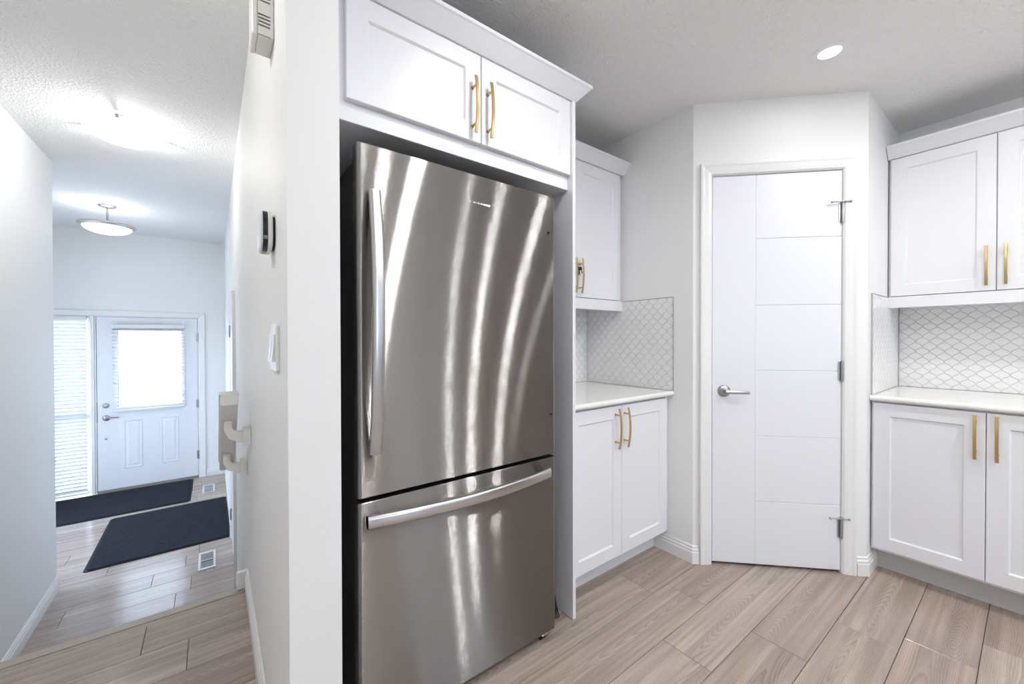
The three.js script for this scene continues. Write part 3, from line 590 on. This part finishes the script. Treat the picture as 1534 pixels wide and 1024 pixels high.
function register(label, u, v) {
  const t = thing('floor_register', label, 'floor vent', [u, FOY, v]), a = 0.056, b = 0.155;
  mesh('duct', merge([plain(-0.0378, 0.0378, -0.16, -0.158, -0.1248, 0.1248), plain(-0.0378, -0.0370, -0.1575, -0.001, -0.1248, 0.1248), plain(0.0370, 0.0378, -0.1575, -0.001, -0.1248, 0.1248), plain(-0.0368, 0.0368, -0.1575, -0.001, -0.1248, -0.1240), plain(-0.0368, 0.0368, -0.1575, -0.001, 0.1240, 0.1248)]), M.zinc, t);
  mesh('frame', merge([cbox(-a, a, 0.0006, 0.006, -b, -b + 0.028, 0.002), cbox(-a, a, 0.0006, 0.006, b - 0.028, b, 0.002), cbox(-a, -a + 0.016, 0.0006, 0.006, -b + 0.0282, b - 0.0282, 0.002), cbox(a - 0.016, a, 0.0006, 0.006, -b + 0.0282, b - 0.0282, 0.002), cbox(-a + 0.0162, a - 0.0162, 0.0018, 0.006, -0.007, 0.007, 0.001)]), M.vent, t);
  for (let i = 0; i < 14; i++) { const z = -b + 0.036 + i * (2 * b - 0.072) / 13; if (Math.abs(z) < 0.013) continue; mesh('louver', cbox(-a + 0.0165, a - 0.0165, 0.0018, 0.0032, z - 0.0032, z + 0.0032, 0.0005), M.vent, t); }
}
register('beige floor vent between the kitchen steps and the nearer mat', ...VENTS[0]);
register('beige floor vent in the corner beside the front door mat', ...VENTS[1]);

// ---------------------------------------------------------------- handrail, chime, thermostat, switch on the hall wall
{
  const t = thing('handrail', 'cream painted handrail on two brackets, sloping down beside the entry steps', 'handrail', [0.05, 0.60, 1.95]);
  const len = 0.45, sl = -0.84, hw = 0.029, hh = 0.021, y0 = 0.356;
  const sec = octo(-hw, -hh, hw, hh, 0, 0.006);
  mesh('rail', loft([0, len].map((d) => sec.map(([x, y]) => [x, y0 + y + sl * d, -d]))), M.rail, t);
  mesh('top_cap', loft([octo(-hw - 0.004, 0, hw + 0.004, 0.014, 0, 0.004), octo(-hw - 0.004, 0, hw + 0.004, 0.014, 1, 0.004)].map((R, k) => R.map(([x, y]) => [x, y0 + hh + 0.0005 + y + sl * len * k, -len * k]))), M.rail, t);
  for (const d of [0.10, 0.33]) {
    const yy = y0 - hh + sl * d, pts = [[-0.002, 0.006], [-0.002, -0.03], [0.012, -0.055], [0.045, -0.066], [0.068, -0.068]];
    const hs = [0.020, 0.022, 0.028, 0.034, 0.044];
    const rings = pts.map(([x, y], i) => { const p = pts[Math.max(0, i - 1)], n = pts[Math.min(4, i + 1)], l = Math.hypot(n[0] - p[0], n[1] - p[1]), nx = -(n[1] - p[1]) / l, ny = (n[0] - p[0]) / l, h = hs[i] / 2 * 1.3; return [[x - nx * h, yy + y - ny * h, -d - 0.013], [x + nx * h, yy + y + ny * h, -d - 0.013], [x + nx * h, yy + y + ny * h, -d + 0.013], [x - nx * h, yy + y - ny * h, -d + 0.013]]; });
    const br = mesh('bracket', loft(rings), M.rail, t);
    mesh('wall_plate', cbox(0.0500, 0.0775, yy - 0.104, yy - 0.030, -d - 0.032, -d + 0.032, 0.002), M.rail, br);
  }
}
{
  const t = thing('door_chime', 'ivory door chime box with louvred sides high on the hall wall', 'door chime', [UA - 0.0005, 1.950, 1.203], FACE_U);
  const w = 0.044, d = 0.047, H = 0.20;
  mesh('cover', merge([cbox(-w, w, 0, H, d - 0.0125, d, 0.003), cbox(-w, -w + 0.003, 0.003, H - 0.003, 0, d - 0.0127, 0.001), cbox(-w + 0.0031, w - 0.003, 0.001, 0.004, 0, d - 0.0127, 0.001), cbox(-w + 0.0031, w - 0.003, H - 0.004, H - 0.001, 0, d - 0.0127, 0.001)]), M.ivory, t);
  // near side, towards the kitchen: a face plate with two groups of slots
  const side = []; let y = 0.004; const slots = [];
  for (const s of [0.024, 0.085, 0.146]) for (let i = 0; i < 4; i++) slots.push(s + i * 0.0088);
  for (const s of slots) { side.push(plain(w - 0.0025, w, y, s, 0.008, d - 0.0135)); y = s + 0.0040; }
  side.push(plain(w - 0.0025, w, y, H - 0.004, 0.008, d - 0.0135), plain(w - 0.0025, w, 0.002, H - 0.002, 0.001, 0.0079), plain(w - 0.0025, w, 0.002, H - 0.002, d - 0.0134, d - 0.0126));
  mesh('louver_plate', merge(side), M.ivory, t);
}
{
  const t = thing('thermostat', 'round-cornered white thermostat with black rim on the hall wall', 'thermostat', [UA - 0.0006, 1.421, 1.204], FACE_U);
  const sq = (r, z) => Array.from({ length: 40 }, (_, k) => { const a = -k / 40 * Math.PI * 2, c = Math.cos(a), s = Math.sin(a), e = 0.62; return [0.86 * r * Math.sign(c) * Math.pow(Math.abs(c), e), 0.053 + 0.86 * r * Math.sign(s) * Math.pow(Math.abs(s), e), z]; });
  mesh('wall_plate', loft([sq(0.048, 0), sq(0.048, 0.005)]), M.dark, t);
  mesh('housing', loft([sq(0.056, 0.0052), sq(0.060, 0.007), sq(0.061, 0.013), sq(0.0605, 0.016)]), M.plastic, t);
  mesh('rim', loft([sq(0.0605, 0.0162), sq(0.0605, 0.0255), sq(0.0585, 0.0268)]), M.blackGloss, t);
  mesh('display_glass', loft([sq(0.0585, 0.0269), sq(0.058, 0.0305), sq(0.050, 0.0325)]), M.screen, t);
}
{
  const t = thing('light_switch', 'white two-gang light switch plate on the hall wall below the thermostat', 'light switch', [UA - 0.0005, 1.119, 1.154], FACE_U);
  mesh('plate', loft([octo(-0.058, 0, 0.058, 0.118, 0, 0.006), octo(-0.058, 0, 0.058, 0.118, 0.005, 0.006), octo(-0.055, 0.003, 0.055, 0.115, 0.0075, 0.006)]), M.plastic, t);
  for (const x of [-0.023, 0.023]) { const P = [[0.026, 0.0076], [0.026, 0.015], [0.045, 0.0125], [0.062, 0.0112], [0.092, 0.0092], [0.092, 0.0076]]; mesh('rocker', loft([P.map(([y, z]) => [x - 0.0165, y, z]), P.map(([y, z]) => [x + 0.0165, y, z])]), M.plastic, t); }
}

// ---------------------------------------------------------------- small loose things
{
  const t = thing('hand_brush', 'small dark bristle brush with orange collar standing between refrigerator and end panel', 'brush', [1.172, 0.001, 1.262]);
  const hs = []; for (let i = 0; i < 26; i++) { const a = (i % 7 - 3) / 3, b = Math.floor(i / 7) / 1.5 - 1; const c = new THREE.CatmullRomCurve3([new THREE.Vector3(a * 0.006, 0.105, b * 0.008), new THREE.Vector3(a * 0.013, 0.05, b * 0.02), new THREE.Vector3(a * 0.022 + (rnd() - 0.5) * 0.006, 0.001 + rnd() * 0.008, b * 0.034)]); hs.push(new THREE.TubeGeometry(c, 4, 0.0022, 5)); }
  mesh('bristles', merge(hs), M.bristle, t);
  const col = lathe([[0.004, 0.148], [0.008, 0.14], [0.012, 0.125], [0.013, 0.105], [0.011, 0.100], [0, 0.100]], 18); mesh('collar', col, M.orange, t);
  const hd = lathe([[0, 0.40], [0.008, 0.395], [0.0095, 0.34], [0.0065, 0.22], [0.006, 0.149], [0, 0.1485]], 18); mesh('handle', hd, M.dark, t);
}
{
  const t = thing('key_ring', 'small bunch of dark and silver keys hanging from the left corner cabinet handle', 'keys', [1.598, 1.606, 1.515]);
  const ring = new THREE.TorusGeometry(0.011, 0.0012, 8, 24); ring.rotateY(Math.PI / 2); ring.translate(0.0095, -0.002, 0.0); mesh('ring', ring, M.nickel, t);
  const key = (a, m, l) => { const g = merge([cbox(-0.008, 0.008, -0.030, -0.013, -0.0012, 0.0012, 0.0005), cbox(-0.003, 0.003, -0.030 - l, -0.0302, -0.001, 0.001, 0.0004)]); g.rotateZ(a); g.translate(0.010, -0.001, 0.004 * (m === M.dark ? 1 : -1)); return mesh('key', g, m, t); };
  key(-0.12, M.dark, 0.028); key(0.16, M.chrome, 0.03); key(0.4, M.dark, 0.02);
}

// ---------------------------------------------------------------- ceiling fittings
function pot(label, u, v, power = POT) {
  const t = thing('recessed_light', label, 'ceiling light', [u, CEIL, v], 0, 'recessed kitchen ceiling lights');
  mesh('trim_ring', lathe([[0.0415, -0.001], [0.044, -0.0045], [0.062, -0.004], [0.066, -0.0005], [0.066, 0]], 40), M.trim, t);
  const g = new THREE.CircleGeometry(0.042, 32); g.rotateX(Math.PI / 2); g.translate(0, -0.0022, 0);
  mesh('lens', g, M.bulb, t);
  const l = new THREE.RectAreaLight(lin(0.985, 0.985, 1.0), power, 0.07, 0.07); l.position.y = -0.008; l.rotation.x = -Math.PI / 2; l.name = 'pot_light'; t.add(l);
}
pot('round recessed ceiling light glowing in front of the pantry door', 2.144, 0.547, 60);
for (const [u, v, p, where] of [[2.18, -0.05, 0.6, 'second from the pantry door in the row along the right cabinets'], [2.12, -0.66, 1, 'third from the pantry door in the row along the right cabinets'], [2.15, -1.35, 1, 'last of the row along the right cabinets'], [0.87, 0.60, 0.65, 'in front of the refrigerator, nearest to it'], [0.87, -0.10, 0.75, 'second from the refrigerator'], [0.87, -0.70, 0.75, 'third from the refrigerator']]) pot(`recessed ceiling light ${where}`, u, v, p * POT);
function domeLight(label, u, v, power) {
  const t = thing('flush_ceiling_light', label, 'ceiling light', [u, CEIL, v]);
  mesh('pan', lathe([[0, 0], [0.15, 0], [0.155, -0.018], [0, -0.018]].reverse(), 40), M.trim, t);
  const dome = [[0.172, -0.020], [0.176, -0.026]]; for (let i = 0; i <= 10; i++) { const a = i / 10 * Math.PI / 2; dome.push([0.174 * Math.cos(a), -0.028 - 0.075 * Math.sin(a)]); }
  mesh('glass_dome', lathe(dome, 44), M.frosted, t);
  for (let k = 0; k < 3; k++) { const g = cbox(0.160, 0.184, -0.034, -0.014, -0.008, 0.008, 0.002); g.rotateY(k * Math.PI * 2 / 3 + 0.5); mesh('clip', g, M.nickel, t); }
  const l = new THREE.PointLight(lin(1, 0.985, 0.96), power); l.position.y = -0.062; l.shadow.radius = 1.5; l.castShadow = true; t.add(l);
}
domeLight('frosted glass dome light flush on the hall ceiling nearer the kitchen', -0.405, 3.20, DOME);
domeLight('frosted glass dome light over the hall landing, outside the view', -0.64, 1.15, LANDING);
function bowlLight(label, u, v, power) {
  const t = thing('semi_flush_ceiling_light', label, 'ceiling light', [u, CEIL, v]);
  mesh('canopy', lathe([[0, -0.022], [0.03, -0.022], [0.06, -0.012], [0.063, 0]], 32), M.nickel, t);
  const st = cyl(0.008, 0.17, 'y', 14); st.translate(0, -0.105, 0); mesh('stem', st, M.nickel, t);
  const y = -0.205; mesh('rim', lathe([[0.168, y], [0.188, y + 0.006], [0.196, y + 0.014], [0.196, y + 0.026], [0.190, y + 0.026], [0.178, y + 0.012], [0.168, y + 0.006], [0.168, y]], 48), M.satin, t);
  const bowl = []; for (let i = 0; i <= 10; i++) { const a = i / 10 * Math.PI / 2; bowl.push([0.167 * Math.cos(a), y + 0.002 - 0.062 * Math.sin(a)]); } mesh('glass_bowl', lathe(bowl, 44), M.frosted, t);
  for (let k = 0; k < 3; k++) { const g = cbox(0.0, 0.17, y + 0.014, y + 0.020, -0.004, 0.004, 0.001); g.rotateY(k * Math.PI * 2 / 3); mesh('arm', g, M.nickel, t); }
  const l = new THREE.PointLight(lin(1, 0.985, 0.96), power); l.position.y = y - 0.02; l.shadow.radius = 1.5; l.castShadow = true; t.add(l);
}
bowlLight('bowl ceiling light with metal rim hanging on a stem near the front door', -0.775, 5.20, BOWL);

{ // uplighter in the living room; its pool on the ceiling lights the kitchen softly
  const t = thing('floor_lamp', 'tall metal uplighter lamp in the dining area, outside the view', 'floor lamp', [1.2, 0, -1.7]);
  mesh('base', lathe([[0, 0.001], [0.14, 0.001], [0.145, 0.008], [0.13, 0.02], [0.02, 0.028], [0, 0.028]], 36), M.nickel, t);
  const p = cyl(0.012, 1.60, 'y', 16); p.translate(0, 0.828, 0); mesh('pole', p, M.nickel, t);
  mesh('shade', lathe([[0.012, 1.622], [0.06, 1.63], [0.13, 1.67], [0.17, 1.73], [0.168, 1.732], [0.125, 1.675], [0.055, 1.637], [0.0, 1.632]], 40), M.trim, t);
  const b = new THREE.SphereGeometry(0.035, 20, 14); b.translate(0, 1.675, 0); mesh('bulb', b, M.bulb, t);
  const l = new THREE.PointLight(lin(1, 0.97, 0.93), TORCH); l.position.y = 1.675; l.shadow.radius = 1.5; l.castShadow = true; t.add(l);
}

renderer.render(scene, camera);
